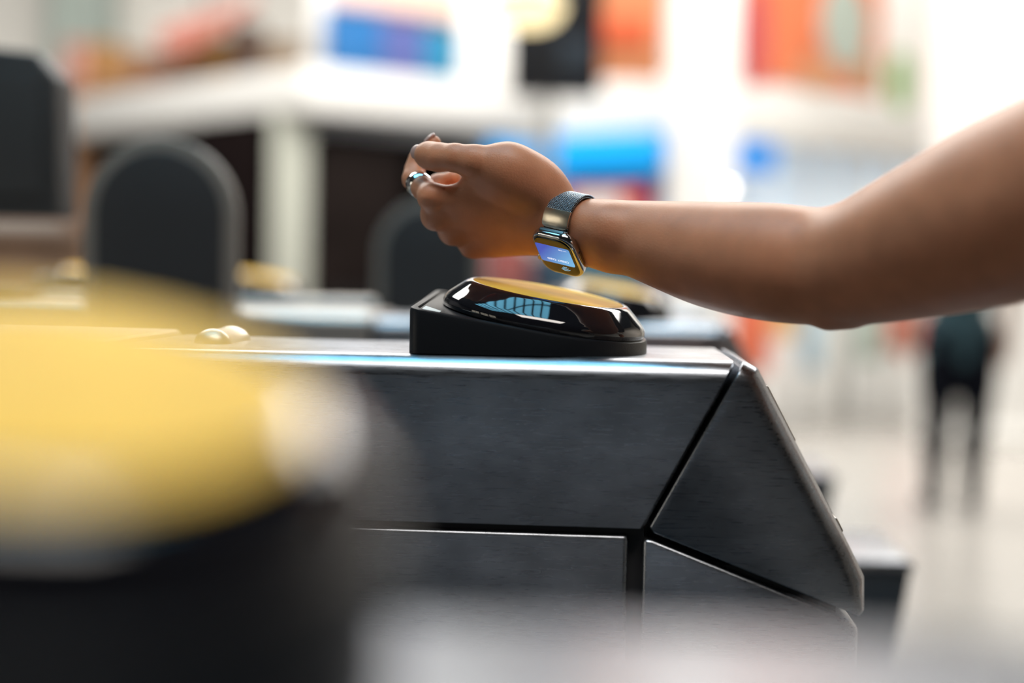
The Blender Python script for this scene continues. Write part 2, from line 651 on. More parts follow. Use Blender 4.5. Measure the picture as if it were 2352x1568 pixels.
def make_reader(label, loc, rz=YAW, group=None, riser=0.0, tx=9.4, ty=4.3):
    """contactless reader: sloping black base, glossy black dome, yellow target disc. loc = base middle on the gate top"""
    r = empty('card_reader', loc, rz)
    tag(r, label, 'card reader', group)
    TX, TY = math.radians(tx), math.radians(ty)

    def topz(x, y, h0=0.0275):
        return h0 - math.tan(TX) * x + math.tan(TY) * y
    out = [(-0.0935, -0.088), (-0.0935, 0.088)]
    arc = [(0.008 + 0.088 * math.cos(math.radians(90 - i * 180 / 28)), 0.088 * math.sin(math.radians(90 - i * 180 / 28))) for i in range(29)]
    # rounded left corners
    rc = 0.010
    lft = [(-0.0935 + rc - rc * math.sin(math.radians(q)), -0.088 + rc - rc * math.cos(math.radians(q))) for q in range(0, 91, 15)]
    lft += [(-0.0935 + rc - rc * math.cos(math.radians(q)), 0.088 - rc + rc * math.sin(math.radians(q))) for q in range(0, 91, 15)]
    ol = lft + arc
    n = len(ol)

    def ring(s, f):
        return [(x * s, y * s, f(x * s, y * s)) for x, y in ol]
    if riser:
        loft('riser', [ring(1.0, lambda x, y: -riser), ring(1.0, lambda x, y: -0.0005)], BLACKPL, r)
    rings = [ring(1.0, lambda x, y: 0.0), ring(1.0, lambda x, y: topz(x, y) - 0.0025), ring(0.992, lambda x, y: topz(x, y) - 0.0006),
             ring(0.975, lambda x, y: topz(x, y)), ring(0.94, lambda x, y: topz(x, y)), ring(0.935, lambda x, y: topz(x, y) - 0.004)]
    loft('base', rings, BLACKPL, r)
    # gasket plate under the dome
    V, F = [], []
    rings = [ring(0.925, lambda x, y: topz(x, y) - 0.006), ring(0.925, lambda x, y: topz(x, y) - 0.0012)]
    loft('gasket', rings, BLACKPL, r)
    st = [(-0.0845, -0.079), (-0.070, -0.079), (-0.070, -0.066), (-0.0845, -0.050)]
    V = [(x, y, topz(x, y) - d_) for d_ in (0.0008, 0.0011) for x, y in st]
    link('white_corner', mesh('white_corner', V, [(0, 1, 2, 3), (7, 6, 5, 4)] + [(q, (q + 1) % 4, 4 + (q + 1) % 4, 4 + q) for q in range(4)]), WHITEPL, r, smooth=False)
    head = empty('head', (0.0085, 0, topz(0.0085, 0) - 0.001))
    head.parent = r
    head.rotation_euler = (TY, TX, 0)
    d = lathe('dome', [(0.0835, 0.0), (0.0855, 0.001), (0.0862, 0.004), (0.0855, 0.0075), (0.0835, 0.0105), (0.0815, 0.0125), (0.0705, 0.0222), (0.0683, 0.0238), (0.0660, 0.0246),
                       (0.0645, 0.0247), (0.0640, 0.0243)], GLOSSBLK, head, n=96)
    y = lathe('target_disc', [(0.0637, 0.0235), (0.0637, 0.0246), (0.0632, 0.0249), (0.060, 0.0252), (0.03, 0.0262), (0.004, 0.0264)], YELLOW, head, n=96)
    return r


gz = 1.0
gates = {
    'near': (-0.045, 0.190, gz - 0.040), 'main': (0.0004, 1.10, gz), 'far': (0.125, 2.04, gz), 'far2': (0.222, 2.95, gz), 'far3': (0.32, 3.86, gz)}
make_gate('blurred steel ticket gate closest to the camera, along the bottom of the photo', gates['near'])
make_gate('sharply focused scratched steel ticket gate under the hand and watch', gates['main'])
make_gate('out-of-focus steel ticket gate directly behind the sharp one', gates['far'], paddle=(-0.630, 0.112, 0.252))
make_gate('farthest blurred steel ticket gate, with the smaller dark paddle', gates['far2'], paddle=(-0.395, 0.112, 0.22))


def on_gate(k, x, y, dz=0.0):
    gx, gy, gzz = gates[k]
    c, s = math.cos(YAW), math.sin(YAW)
    return (gx + x * c - y * s, gy + x * s + y * c, gzz + dz)


make_reader('sharp black card reader with yellow disc directly under the watch', on_gate('main', 0.010, 0.100))
make_reader('huge blurred yellow and black card reader at lower left, nearest the camera', on_gate('near', -0.088, 0.140, 0.0265), riser=0.0265, ty=13.0)
make_reader('blurred card reader on the gate just behind, seen below the forearm', on_gate('far', 0.012, 0.108))
make_reader('small blurred yellow card reader behind the tall dark paddle, at left', on_gate('far2', -1.17, 0.12, 0.0045))
make_reader('farthest small blurred yellow card reader, between the two dark paddles', on_gate('far2', -0.79, 0.12, 0.0045))

# ================================================================== the arm and hand
ARM_BACK = 0.035


def PA(px, py, d):
    return PC(px, py, d + ARM_BACK)


A_ = np.array([0.802, -0.230, -0.551])          # along the forearm, towards the elbow (camera axes: right, up, forward)
B_ = np.array([0.307, -0.629, 0.714])           # across the wrist, thumb side -> little finger side
N_ = np.array([-0.511, -0.742, -0.434])         # out of the back of the wrist
A_ /= np.linalg.norm(A_)
B_ -= A_ * (A_ @ B_)
B_ /= np.linalg.norm(B_)
N_ = N_ - A_ * (A_ @ N_) - B_ * (B_ @ N_)
N_ /= np.linalg.norm(N_)
glass_c = PA(1277, 590, 1.125)
case_c = glass_c - N_ * 0.0052
WR = case_c - N_ * 0.02575                       # centre of the wrist under the watch


def nd(px, py, d, rpx):
    return PA(px, py, d), rpx * (d + ARM_BACK) / FPX


fld = Field(PA(905, 600, 1.22) * [1, 0, 0] + [-0.008, -0.012, 0.760], [0.50, 0.220, 1.310], 0.00145)


def seq(nodes, k):
    for (a, ra), (b, rb) in zip(nodes[:-1], nodes[1:]):
        fld.add(a, ra, b, rb, k)


def spline(nodes, sub=5):
    """Catmull-Rom through (px, py, d, r) nodes"""
    q = np.array([nodes[0]] + list(nodes) + [nodes[-1]], float)
    out = []
    for i in range(1, len(q) - 2):
        for k in range(sub):
            t = k / sub
            p0, p1, p2, p3 = q[i - 1:i + 3]
            out.append(0.5 * ((2 * p1) + (-p0 + p2) * t + (2 * p0 - 5 * p1 + 4 * p2 - p3) * t * t + (-p0 + 3 * p1 - 3 * p2 + p3) * t ** 3))
    out.append(q[-1])
    return [nd(*p) for p in out]


# forearm and upper arm
seq(spline([(1375, 529, 1.137, 67), (1500, 556, 1.112, 91), (1640, 586, 1.085, 118), (1770, 602, 1.06, 131), (1890, 612, 1.038, 130),
            (1990, 598, 1.013, 142), (2100, 561, 0.985, 167), (2220, 518, 0.955, 192), (2352, 468, 0.925, 213),
            (2600, 372, 0.87, 232), (2820, 300, 0.83, 236)]), 0.004)
a0, r0 = nd(1905, 728, 1.03, 19)
b0, r1 = nd(1950, 724, 1.025, 16)
fld.add(a0, r0, b0, r1, 0.016)
# wrist: flattened, two parallel cones
for s in (-1, 1):
    fld.add(WR + B_ * 0.0095 * s - A_ * 0.026, 0.0186, WR + B_ * 0.0088 * s + A_ * 0.032, 0.0210, 0.012)
# palm
idx_mcp, mid_mcp = nd(993, 452, 1.150, 28), nd(1004, 490, 1.165, 29)
rng_mcp, pnk_mcp = nd(1043, 524, 1.180, 28), nd(1090, 556, 1.190, 27)
for m_, c_ in ((idx_mcp, nd(1238, 470, 1.147, 42)), (mid_mcp, nd(1245, 492, 1.150, 44)), (rng_mcp, nd(1242, 512, 1.155, 44)), (pnk_mcp, nd(1235, 530, 1.160, 42))):
    fld.add(c_[0], c_[1], m_[0], m_[1], 0.011)
seq([nd(1225, 536, 1.170, 44), nd(1135, 550, 1.186, 38)], 0.012)                                  # heel of the hand
seq([nd(1215, 470, 1.165, 46), nd(1080, 490, 1.19, 30)], 0.014)                                    # palm fill, palm side
seq(spline([(1270, 474, 1.148, 44), (1228, 424, 1.139, 50), (1160, 388, 1.130, 49)]) + [nd(1088, 371, 1.126, 35)], 0.012)   # ball of the thumb
seq([nd(1190, 430, 1.135, 40), nd(1088, 424, 1.142, 24)], 0.016)                                   # web towards the forefinger
# fingers
th = [nd(1088, 370, 1.126, 35), nd(1045, 362, 1.130, 29), nd(1008, 361, 1.140, 29.5), nd(985, 357, 1.149, 28), nd(969, 353, 1.156, 21)]
fld.chain(th, 0.007, th[0][0], 0.010, 0.0012, 0.55)
ix = [idx_mcp, nd(972, 432, 1.168, 25.5), nd(950, 411, 1.186, 24), nd(953, 388, 1.192, 21), nd(962, 364, 1.194, 20.5), nd(996, 329, 1.181, 17.5)]
fld.chain(ix, 0.005, idx_mcp[0], 0.009, 0.0012, 0.5)
md = [mid_mcp, nd(990, 452, 1.200, 24), nd(1006, 424, 1.208, 21), nd(1042, 408, 1.198, 17)]
fld.chain(md, 0.007, mid_mcp[0], 0.015, 0.003, 0.40)
rg = [rng_mcp, nd(1020, 482, 1.212, 23), nd(1048, 456, 1.216, 20), nd(1080, 452, 1.200, 17)]
fld.chain(rg, 0.007, rng_mcp[0], 0.015, 0.003, 0.40)
pk = [pnk_mcp, nd(1066, 517, 1.217, 20), nd(1088, 492, 1.218, 17.5), nd(1110, 486, 1.203, 15)]
fld.chain(pk, 0.007, pnk_mcp[0], 0.015, 0.003, 0.40)
# knuckle bumps and the hollows between them
for m_, off, r_ in ((idx_mcp, (-2, -4), 20), (mid_mcp, (-4, 8), 20), (rng_mcp, (-4, 10), 19), (pnk_mcp, (-6, 8), 17)):
    c = m_[0] + np.array([off[0], -off[1], 0]) * m_[0][2] / FPX + N_ * 0.003
    fld.add(c, r_ * m_[0][2] / FPX, c + 1e-4, r_ * m_[0][2] / FPX, 0.008)
for (x0, y0), (x1, y1) in (((972, 470), (1030, 468)), ((1008, 515), (1070, 505)), ((1056, 549), (1120, 540))):
    fld.cut(PA(x0, y0, 1.138), 0.0010, PA(x1, y1, 1.133), 0.0004, 0.006)
# fold of the web between thumb and forefinger, tendon hollow behind the thumb joint
fld.cut(PA(1044, 393, 1.100), 0.0010, PA(1066, 398, 1.103), 0.0006, 0.006)
fld.cut(PA(1078, 352, 1.088), 0.0012, PA(1100, 362, 1.086), 0.0010, 0.008)
V, F = fld.nets()
SKIN = mat('brown_skin', (0.56, 0.235, 0.125), 0.46, sss=0.18, noise=(45, 0.13), bump=(620, 0.18))
SKIN.node_tree.nodes['Principled BSDF'].inputs['Specular IOR Level'].default_value = 0.38
person = empty('person', tuple(c2w(PA(1890, 700, 1.03))))
tag(person, 'bare brown left arm reaching over the reader, thumb and forefinger pinched', 'person')
Vw = c2w(V) - np.array(person.location)
arm = link('arm', net_mesh('arm', Vw, F), SKIN, person)
ctr = Vw.mean(0)
del fld

NAIL = mat('fingernail', (0.46, 0.29, 0.25), 0.32)


def nail(tip, back, rad, nrm, w, l, shift):
    ax = tip - back
    ax = ax / np.linalg.norm(ax)
    nrm = np.array(nrm, float)
    nrm -= ax * (nrm @ ax)
    nrm /= np.linalg.norm(nrm)
    sd = np.cross(ax, nrm)
    Vn, Fn = [], []
    nu, nv = 11, 11
    for layer in (0.0009, -0.0018):
        for i in range(nu):
            for j in range(nv):
                u, v_ = 2 * i / (nu - 1) - 1, 2 * j / (nv - 1) - 1
                sq = math.sqrt(max(1 - 0.5 * v_ * v_, 0)), math.sqrt(max(1 - 0.5 * u * u, 0))
                uu, vv = u * sq[0] * 1.06, v_ * sq[1] * 1.06
                th_ = uu * w / 2 / rad
                p = back + (tip - back) + ax * (shift + vv * l / 2) + (nrm * math.cos(th_) + sd * math.sin(th_)) * (rad + layer - 0.0013 * max(vv, 0) ** 2)
                Vn.append(p)
    for k in range(2):
        for i in range(nu - 1):
            for j in range(nv - 1):
                q = k * nu * nv + i * nv + j
                Fn.append((q, q + 1, q + nv + 1, q + nv))
    ed = [(i, 0) for i in range(nu)] + [(nu - 1, j) for j in range(1, nv)] + [(i, nv - 1) for i in range(nu - 2, -1, -1)] + [(0, j) for j in range(nv - 2, 0, -1)]
    e = [i * nv + j for i, j in ed]
    for a, b in zip(e, e[1:] + e[:1]):
        Fn.append((a, b, b + nu * nv, a + nu * nv))
    Vn = c2w(np.array(Vn)) - np.array(person.location)
    return link('fingernail', mesh('fingernail', Vn, Fn), NAIL, person)


nail(th[4][0], th[3][0], th[4][1] * 1.18, (-0.72, 0.16, -0.68), 0.0115, 0.0125, -0.0018)
nail(ix[5][0], ix[4][0], ix[5][1] * 1.03, (-0.62, 0.62, -0.10), 0.0095, 0.0110, 0.0012)

# the rest of the arm's owner, standing in the passage to the right
SL = c2w(PA(2820, 300, 0.83))
TC = np.array([0.60, 1.00])


def rel(x, y, z):
    return np.array([x, y, z]) - np.array(person.location)


def sdf_part(name, prims, res, m, parent, k=0.03):
    pts = np.array([p for a, ra, b, rb in prims for p in (np.array(a) - ra - 0.04, np.array(a) + ra + 0.04, np.array(b) - rb - 0.04, np.array(b) + rb + 0.04)])
    f = Field(pts.min(0), pts.max(0), res)
    for a, ra, b, rb in prims:
        f.add(np.array(a, float), ra, np.array(b, float) + 1e-6, rb, k)
    V, F = f.nets()
    return link(name, net_mesh(name, V, F), m, parent)


def T(dx, dy, z):
    return rel(TC[0] + dx, TC[1] + dy, z)


sl = SL - np.array(person.location)
up_arm = c2w(PA(2640, 357, 0.862)) - np.array(person.location)
skin_b = [(T(-0.01, 0, 1.30), 0.055, T(-0.03, 0, 1.42), 0.048), (T(-0.03, 0, 1.53), 0.080, T(-0.05, 0, 1.49), 0.074), (T(-0.06, 0, 1.46), 0.056, T(-0.085, 0, 1.43), 0.042),
          (T(-0.128, 0, 1.475), 0.011, T(-0.120, 0, 1.490), 0.010), (T(-0.02, -0.080, 1.50), 0.016, T(-0.02, -0.080, 1.47), 0.011), (T(-0.02, 0.080, 1.50), 0.016, T(-0.02, 0.080, 1.47), 0.011),
          (T(0, 0.17, 1.26), 0.050, T(0.02, 0.215, 1.00), 0.038), (T(0.02, 0.215, 1.00), 0.038, T(-0.04, 0.22, 0.78), 0.026), (T(-0.04, 0.22, 0.77), 0.030, T(-0.045, 0.22, 0.71), 0.033)]
for q in range(4):
    skin_b.append((T(-0.07 + q * 0.018, 0.22, 0.70), 0.009, T(-0.068 + q * 0.017, 0.215, 0.635 + 0.008 * abs(q - 1.5)), 0.007))
skin_b.append((T(-0.085, 0.215, 0.735), 0.011, T(-0.105, 0.205, 0.685), 0.009))
sdf_part('head_and_far_arm', skin_b, 0.006, SKIN, person, 0.02)
shirt = [(T(0, -0.07, 0.95), 0.115, T(0, 0.07, 0.95), 0.115), (T(0, -0.06, 1.08), 0.110, T(0, 0.06, 1.08), 0.110), (T(0, -0.09, 1.22), 0.105, T(0, 0.09, 1.22), 0.105),
         (T(0, 0, 0.95), 0.12, T(0, 0, 1.25), 0.10), (T(0, -0.10, 1.26), 0.075, sl, 0.074), (sl, 0.074, up_arm, 0.073), (T(0, 0.12, 1.26), 0.066, T(0.01, 0.195, 1.13), 0.058)]
sdf_part('t_shirt', shirt, 0.010, mat('beige_jersey', (0.66, 0.56, 0.47), 0.85), person, 0.03)
trou, shoe = [(T(0, -0.07, 0.86), 0.105, T(0, 0.07, 0.86), 0.105)], []
for sgn in (-1, 1):
    trou += [(T(0, sgn * 0.085, 0.80), 0.098, T(-0.01, sgn * 0.09, 0.46), 0.070), (T(-0.01, sgn * 0.09, 0.46), 0.068, T(0.02, sgn * 0.09, 0.10), 0.052)]
    shoe += [(T(0.03, sgn * 0.09, 0.048), 0.044, T(-0.12, sgn * 0.10, 0.034), 0.034)]
sdf_part('trousers', trou, 0.011, mat('khaki_twill', (0.48, 0.41, 0.34), 0.85), person, 0.03)
sdf_part('shoes', shoe, 0.008, mat('shoe_grey', (0.12, 0.12, 0.12), 0.6), person, 0.01)
sdf_part('hair', [(T(0.005, 0, 1.555), 0.086, T(0.02, 0, 1.50), 0.082), (T(0.05, 0, 1.48), 0.066, T(0.055, 0, 1.40), 0.05)], 0.008, mat('hair_dark', (0.03, 0.02, 0.015), 0.5), person, 0.03)
for sgn in (-1, 1):
    sdf_part('eye', [(T(-0.099, sgn * 0.030, 1.512), 0.010, T(-0.098, sgn * 0.033, 1.512), 0.010)], 0.003, mat('eye_white', (0.7, 0.7, 0.7), 0.2), person, 0.002)
sdf_part('mouth', [(T(-0.116, -0.020, 1.437), 0.005, T(-0.125, 0.0, 1.438), 0.007), (T(-0.125, 0.0, 1.438), 0.007, T(-0.116, 0.020, 1.437), 0.005)], 0.003, mat('lip_red', (0.5, 0.16, 0.14), 0.4), person, 0.002)

# silver ring on the forefinger
SILVER = mat('polished_silver', (0.86, 0.86, 0.84), 0.12, 1.0, noise=(60, 0.05))
q0, q1 = ix[1][0], ix[2][0]
ring_c = q0 * 0.62 + q1 * 0.38
ring_ax = dirw((q1 - q0) / np.linalg.norm(q1 - q0))
rr_ = 25.1 * 1.211 / FPX
rg_o = lathe('finger_ring', [(rr_ - 0.0006, -0.0056), (rr_ + 0.0010, -0.0058), (rr_ + 0.0015, -0.0052), (rr_ + 0.0017, 0.0), (rr_ + 0.0015, 0.0052), (rr_ + 0.0010, 0.0058),
                            (rr_ - 0.0006, 0.0056), (rr_ - 0.0007, 0.0), (rr_ - 0.0006, -0.0056)], SILVER, None, n=72, cap=False)
rg_o.location = Vector(c2w(ring_c))
rg_o.rotation_mode = 'QUATERNION'
rg_o.rotation_quaternion = ring_ax.to_track_quat('Z', 'Y')
tag(rg_o, 'wide plain silver ring worn on the bent forefinger', 'ring')

# ================================================================== the watch
ex, ey, ez = dirw(-A_), dirw(B_), dirw(N_)
wc = Vector(c2w(case_c))
watch = empty('smartwatch')
watch.matrix_world = Matrix(((ex.x, ey.x, ez.x, wc.x), (ex.y, ey.y, ez.y, wc.y), (ex.z, ey.z, ez.z, wc.z), (0, 0, 0, 1)))
tag(watch, 'silver smartwatch with woven metal band showing a blue credit card', 'watch')
CHROME = mat('polished_steel', (0.62, 0.63, 0.66), 0.10, 1.0)
mm = 0.00103
mw = 0.00110
CW, CH, CR = 38.0, 44.0, 11.5


def rr_ring(ins, z):
    return [(x * mw, y * mw, z * mw) for x, y in roundrect(CW - 2 * ins, CH - 2 * ins, max(CR - ins, 1), 8)]


prof = [(6, -5.2), (3.2, -5.0), (1.6, -4.4), (0.7, -3.3), (0.2, -1.9), (0, -0.4), (0.1, 1.0), (0.45, 2.2), (1.0, 3.0), (1.7, 3.55), (2.15, 3.7)]
case = loft('case', [rr_ring(*p) for p in prof], CHROME, watch)
GLASSBLK = mat('watch_glass', (0.004, 0.004, 0.005), 0.03, coat=1.0)
glass = loft('glass', [rr_ring(1.9, 3.3), rr_ring(2.15, 3.75), rr_ring(2.7, 4.25), rr_ring(3.6, 4.62), rr_ring(5.0, 4.8), rr_ring(5.6, 4.82)], GLASSBLK, watch)
# blue card on the display: lit, lighter towards its top left corner
CARD = mat('card_screen', (0.02, 0.05, 0.16), 0.05, emit=(70, 125, 215), estr=0.9)
nt = CARD.node_tree
tcn = nt.nodes.new('ShaderNodeTexCoord')
sx_ = nt.nodes.new('ShaderNodeSeparateXYZ')
nt.links.new(tcn.outputs['Object'], sx_.inputs[0])
ma_ = nt.nodes.new('ShaderNodeMath')
ma_.operation = 'SUBTRACT'
nt.links.new(sx_.outputs['Y'], ma_.inputs[0])
nt.links.new(sx_.outputs['X'], ma_.inputs[1])
mr_ = nt.nodes.new('ShaderNodeMapRange')
mr_.inputs['From Min'].default_value, mr_.inputs['From Max'].default_value = -0.018, 0.020
nt.links.new(ma_.outputs[0], mr_.inputs['Value'])
rp_ = nt.nodes.new('ShaderNodeValToRGB')
rp_.color_ramp.elements[0].color = srgb((50, 82, 190))
rp_.color_ramp.elements[1].color = srgb((120, 190, 235))
nt.links.new(mr_.outputs['Result'], rp_.inputs['Fac'])
nt.links.new(rp_.outputs['Color'], nt.nodes['Principled BSDF'].inputs['Emission Color'])
disp = flat_prism('display_card', [(x * mw, (y - 2.4) * mw) for x, y in roundrect(30.5, 19.5, 1.8, 5)], 4.70 * mw, 4.86 * mw, CARD, watch)
TXT = mat('screen_lettering', (0.5, 0.5, 0.5), 0.2, emit=(235, 242, 255), estr=1.0)
WAVE = mat('screen_symbol', (0.2, 0.3, 0.35), 0.2, emit=(150, 205, 230), estr=0.9)


def text(name, s, size, x, y, z, m, parent, mat_w=None):
    cu = bpy.data.curves.new(name, 'FONT')
    cu.body = s
    cu.size = size
    cu.extrude = size * 0.01
    cu.offset = size * 0.012
    cu.space_character = 1.12
    to = bpy.data.objects.new(name, cu)
    COL.objects.link(to)
    dg = bpy.context.evaluated_depsgraph_get()
    me = bpy.data.meshes.new_from_object(to.evaluated_get(dg))
    bpy.data.objects.remove(to)
    o = link(name, me, m, parent, smooth=False)
    o.location = (x, y, z)
    return o


text('lettering', 'CREDIT CARD', 2.75 * mw, -10.6 * mw, 2.3 * mw, 4.90 * mw, TXT, disp)
text('digits', '\u2022\u2022\u2022\u2022 9186', 1.75 * mw, -12.6 * mw, -10.0 * mw, 4.90 * mw, TXT, disp)
for k, r in enumerate((2.3, 3.9, 5.5)):
    pts = [((-5.0 + 1.05 * r * math.cos(math.radians(q))) * mw, (7.9 + r * math.sin(math.radians(q))) * mw, 4.88 * mw) for q in range(48, 133, 6)]
    Vt, Ft = tube(pts, 0.22 * mw, 6)
    link('contactless_symbol', mesh('contactless_symbol', Vt, Ft), WAVE, watch)
# crown on the hand side, side button on the elbow side
cr = lathe('crown', [(0.2, 0.0), (3.1, 0.0), (3.4, 0.4), (3.4, 1.7), (3.1, 2.1), (1.2, 2.2), (0.2, 2.2)], mat('crown_steel', (0.55, 0.52, 0.48), 0.2, 1.0), watch, n=40)
cr.scale = (mw, mw, mw)
cr.location = (18.6 * mw, 9.0 * mw, -0.2 * mw)
cr.rotation_euler = (0, math.radians(90), 0)
sb = flat_prism('side_button', roundrect(13.5, 2.6, 1.3, 6), 0, 0.9, mat('button_steel', (0.30, 0.29, 0.29), 0.18, 1.0), watch)
sb.scale = (mw, mw, mw)
sb.rotation_euler = (math.radians(90), 0, math.radians(-90))
sb.location = (-18.6 * mw, 2.0 * mw, -1.2 * mw)

# woven band: loop path in the wrist section (y = across, z = out of the wrist), watch axes; wrist centre at z=-25
BANDM = mat('woven_wire', (0.50, 0.56, 0.62), 0.22, 1.0)
BANDC = mat('band_core', (0.03, 0.03, 0.035), 0.5, 0.6)
CZ = -25.0


def loop_path(R, a0, a1, half=9.2, step=0.10):
    """points (y,z) in mm around the flattened wrist, angle measured from +y through +z"""
    raw = []
    for i in range(int(abs(a1 - a0)) * 2 + 1):
        a = math.radians(a0 + (a1 - a0) * i / (int(abs(a1 - a0)) * 2))
        c = math.cos(a)
        raw.append((max(min(c * 40, 1), -1) * half + R * c, CZ + R * math.sin(a)))
    return raw


def resample(raw, step):
    out = [raw[0]]
    acc = 0.0
    for p, q in zip(raw[:-1], raw[1:]):
        L = math.hypot(q[0] - p[0], q[1] - p[1])
        if L < 1e-9:
            continue
        t = step - acc
        while t <= L:
            out.append((p[0] + (q[0] - p[0]) * t / L, p[1] + (q[1] - p[1]) * t / L))
            t += step
        acc = (acc + L) % step
    return out


def woven(name, raw, width, parent):
    step = 0.17
    pth = resample(raw, step)
    n = len(pth)
    ncoil = 23
    pitch = (width - 1.4) / (ncoil - 1)
    V, F = [], []
    nrm = []
    for i in range(n):
        a, b = pth[max(i - 2, 0)], pth[min(i + 2, n - 1)]
        t = (b[0] - a[0], b[1] - a[1])
        l = math.hypot(*t) or 1
        nrm.append((t[1] / l, -t[0] / l))
    for j in range(ncoil):
        x0 = (j - (ncoil - 1) / 2) * pitch
        sgn = 1 if j % 2 else -1
        pts = []
        for i in range(n):
            ph = sgn * 2 * math.pi * i * step / 1.36
            o_ = 0.42 * math.sin(ph)
            pts.append(((x0 + 0.70 * math.cos(ph)) * mm, (pth[i][0] + nrm[i][0] * o_) * mm, (pth[i][1] + nrm[i][1] * o_) * mm))
        v, f = tube(pts, 0.21 * mm, 4)
        b0 = len(V)
        V += v
        F += [tuple(q + b0 for q in ff) for ff in f]
    me = bpy.data.meshes.new(name)
    me.from_pydata([tuple(v) for v in V], [], F)
    o = link(name, me, BANDM, parent)
    rings = []
    for i in range(0, n, 6):
        rings.append([(sx * width * 0.47 * mm, (pth[i][0] + nrm[i][0] * so * 0.16) * mm, (pth[i][1] + nrm[i][1] * so * 0.16) * mm) for sx, so in ((-1, -1), (1, -1), (1, 1), (-1, 1))])
    loft('band_core', rings, BANDC, o)
    return o


inner = [(-22.0, -1.0), (-23.4, -2.6)] + loop_path(21.8, 118, 422) + [(23.4, -2.6), (22.0, -1.0)]
woven('band', inner, 23.5, watch)
outer = loop_path(23.5, 156, 268)
woven('band_overlap', outer, 23.5, watch)
# magnetic clasp plate at the end of the overlap
GOLD = mat('clasp_gold', (0.78, 0.70, 0.56), 0.28, 1.0, noise=(220, 0.08))
rings = []
for i in range(15):
    t = i / 14
    a = math.radians(124 + t * 36)
    y, z = -9.2 + 23.7 * math.cos(a), CZ + 23.7 * math.sin(a)
    hw = 12.0
    if t < 0.25:
        q = 1 - t / 0.25
        hw = 12.0 - 3.4 * (1 - math.sqrt(max(1 - q * q, 0)))
    th_ = 0.75
    ny, nz = math.cos(a), math.sin(a)
    rings.append([(sx * hw * mm, (y + ny * so * th_) * mm, (z + nz * so * th_) * mm) for sx, so in ((-1, -0.9), (1, -0.9), (1, 0.7), (0.96, 1), (-0.96, 1), (-1, 0.7))])
loft('clasp_plate', rings, GOLD, watch)
LUG = mat('lug_steel', (0.16, 0.15, 0.145), 0.3, 1.0)
for s in (-1, 1):
    pts = [(s * 21.6, 1.4), (s * 23.3, 0.6), (s * 24.0, -1.2), (s * 23.8, -3.0), (s * 22.8, -3.0), (s * 22.0, -2.0), (s * 21.2, -1.8)]
    V = [(x * 10.9 * mm, y * mm, z * mm) for x in (-1, 1) for y, z in pts]
    n = len(pts)
    Fq = [tuple(range(n)), tuple(range(n, 2 * n))] + [(i, (i + 1) % n, n + (i + 1) % n, n + i) for i in range(n)]
    sharp(link('lug', mesh('lug', V, Fq), LUG, watch), 40)

# ================================================================== the concourse behind
def wallbox(name, A, B, z0, z1, t, m, parent=None, bev=0.01):
    """upright slab whose front runs from A to B (x, y), thickness t away from the camera"""
    A, B = Vector((A[0], A[1], 0)), Vector((B[0], B[1], 0))
    d = (B - A)
    n = Vector((-d.y, d.x, 0)).normalized()
    if n.y < 0:
        n = -n
    L = d.length
    mid = (A + B) / 2
    o = box(name, -L / 2, L / 2, 0, t, z0, z1, m, parent, bev)
    o.rotation_euler = (0, 0, math.atan2(d.y, d.x))
    if n.dot(Vector((-math.sin(o.rotation_euler.z), math.cos(o.rotation_euler.z), 0))) < 0:
        o.rotation_euler.z += math.pi
    o.location = mid
    return o


def at(px, d, py=640):
    p = P(px, py, d)
    return (p.x, p.y)


def zat(px, py, d):
    return P(px, py, d).z


def lerp2(A, B, t):
    return (A[0] + (B[0] - A[0]) * t, A[1] + (B[1] - A[1]) * t)


WHITEG = mat('white_gloss_panel', (0.88, 0.87, 0.84), 0.3)
FASCIA = mat('off_white_fascia', (0.72, 0.715, 0.69), 0.4)
INNER = mat('dark_interior', (0.012, 0.010, 0.010), 0.7, spec=0.05)
BROWN = mat('brown_shelving', (0.10, 0.055, 0.035), 0.6, noise=(5, 0.3))
COLM = mat('grey_green_column', (0.42, 0.43, 0.37), 0.5)
SIGNBLU = mat('blue_sign_face', (0.0, 0.30, 0.72), 0.4, emit=(0, 160, 235), estr=0.35)
BLUE2 = mat('deep_blue_sign_face', (0.0, 0.22, 0.66), 0.4, emit=(0, 120, 215), estr=0.35)

# ---- kiosk at left: its corner points at the camera
kA, kL, kR = at(690, 10.0), at(160, 12.2), at(1236, 11.1)
ka = empty('kiosk', (kA[0], kA[1], 0))
tag(ka, 'white-roofed kiosk with dark interior behind the pinched fingers', 'kiosk')


def kpart(name, A, B, z0, z1, t, m, root, parent=None, bev=0.01):
    o = wallbox(name, A, B, z0, z1, t, m, None, bev)
    o.location -= root.location
    o.parent = root
    return o


ZT, ZB = 2.53, 2.20
kpart('roof_fascia', kL, kA, ZB, ZT, 0.30, FASCIA, ka, bev=0.04)
kpart('roof_fascia', kA, kR, ZB, ZT, 0.30, FASCIA, ka, bev=0.04)
cpos = at(668, 10.3)
o = box('corner_column', -0.14, 0.14, -0.10, 0.20, 0, ZB + 0.05, COLM, ka, 0.02)
o.location = Vector((cpos[0], cpos[1], 0)) - ka.location
bL, bR, bA = at(160, 13.6), at(1150, 12.6), at(690, 12.0)
kpart('back_wall', bL, bA, 0, ZB + 0.2, 0.05, INNER, ka, bev=0)
kpart('back_wall', bA, bR, 0, ZB + 0.2, 0.05, INNER, ka, bev=0)
kpart('counter', lerp2(kL, kA, 0.35), lerp2(kL, kA, 0.93), 0, 0.95, 0.4, INNER, ka)
kpart('counter', lerp2(kA, kR, 0.12), lerp2(kA, kR, 0.85), 0, 0.95, 0.4, INNER, ka)
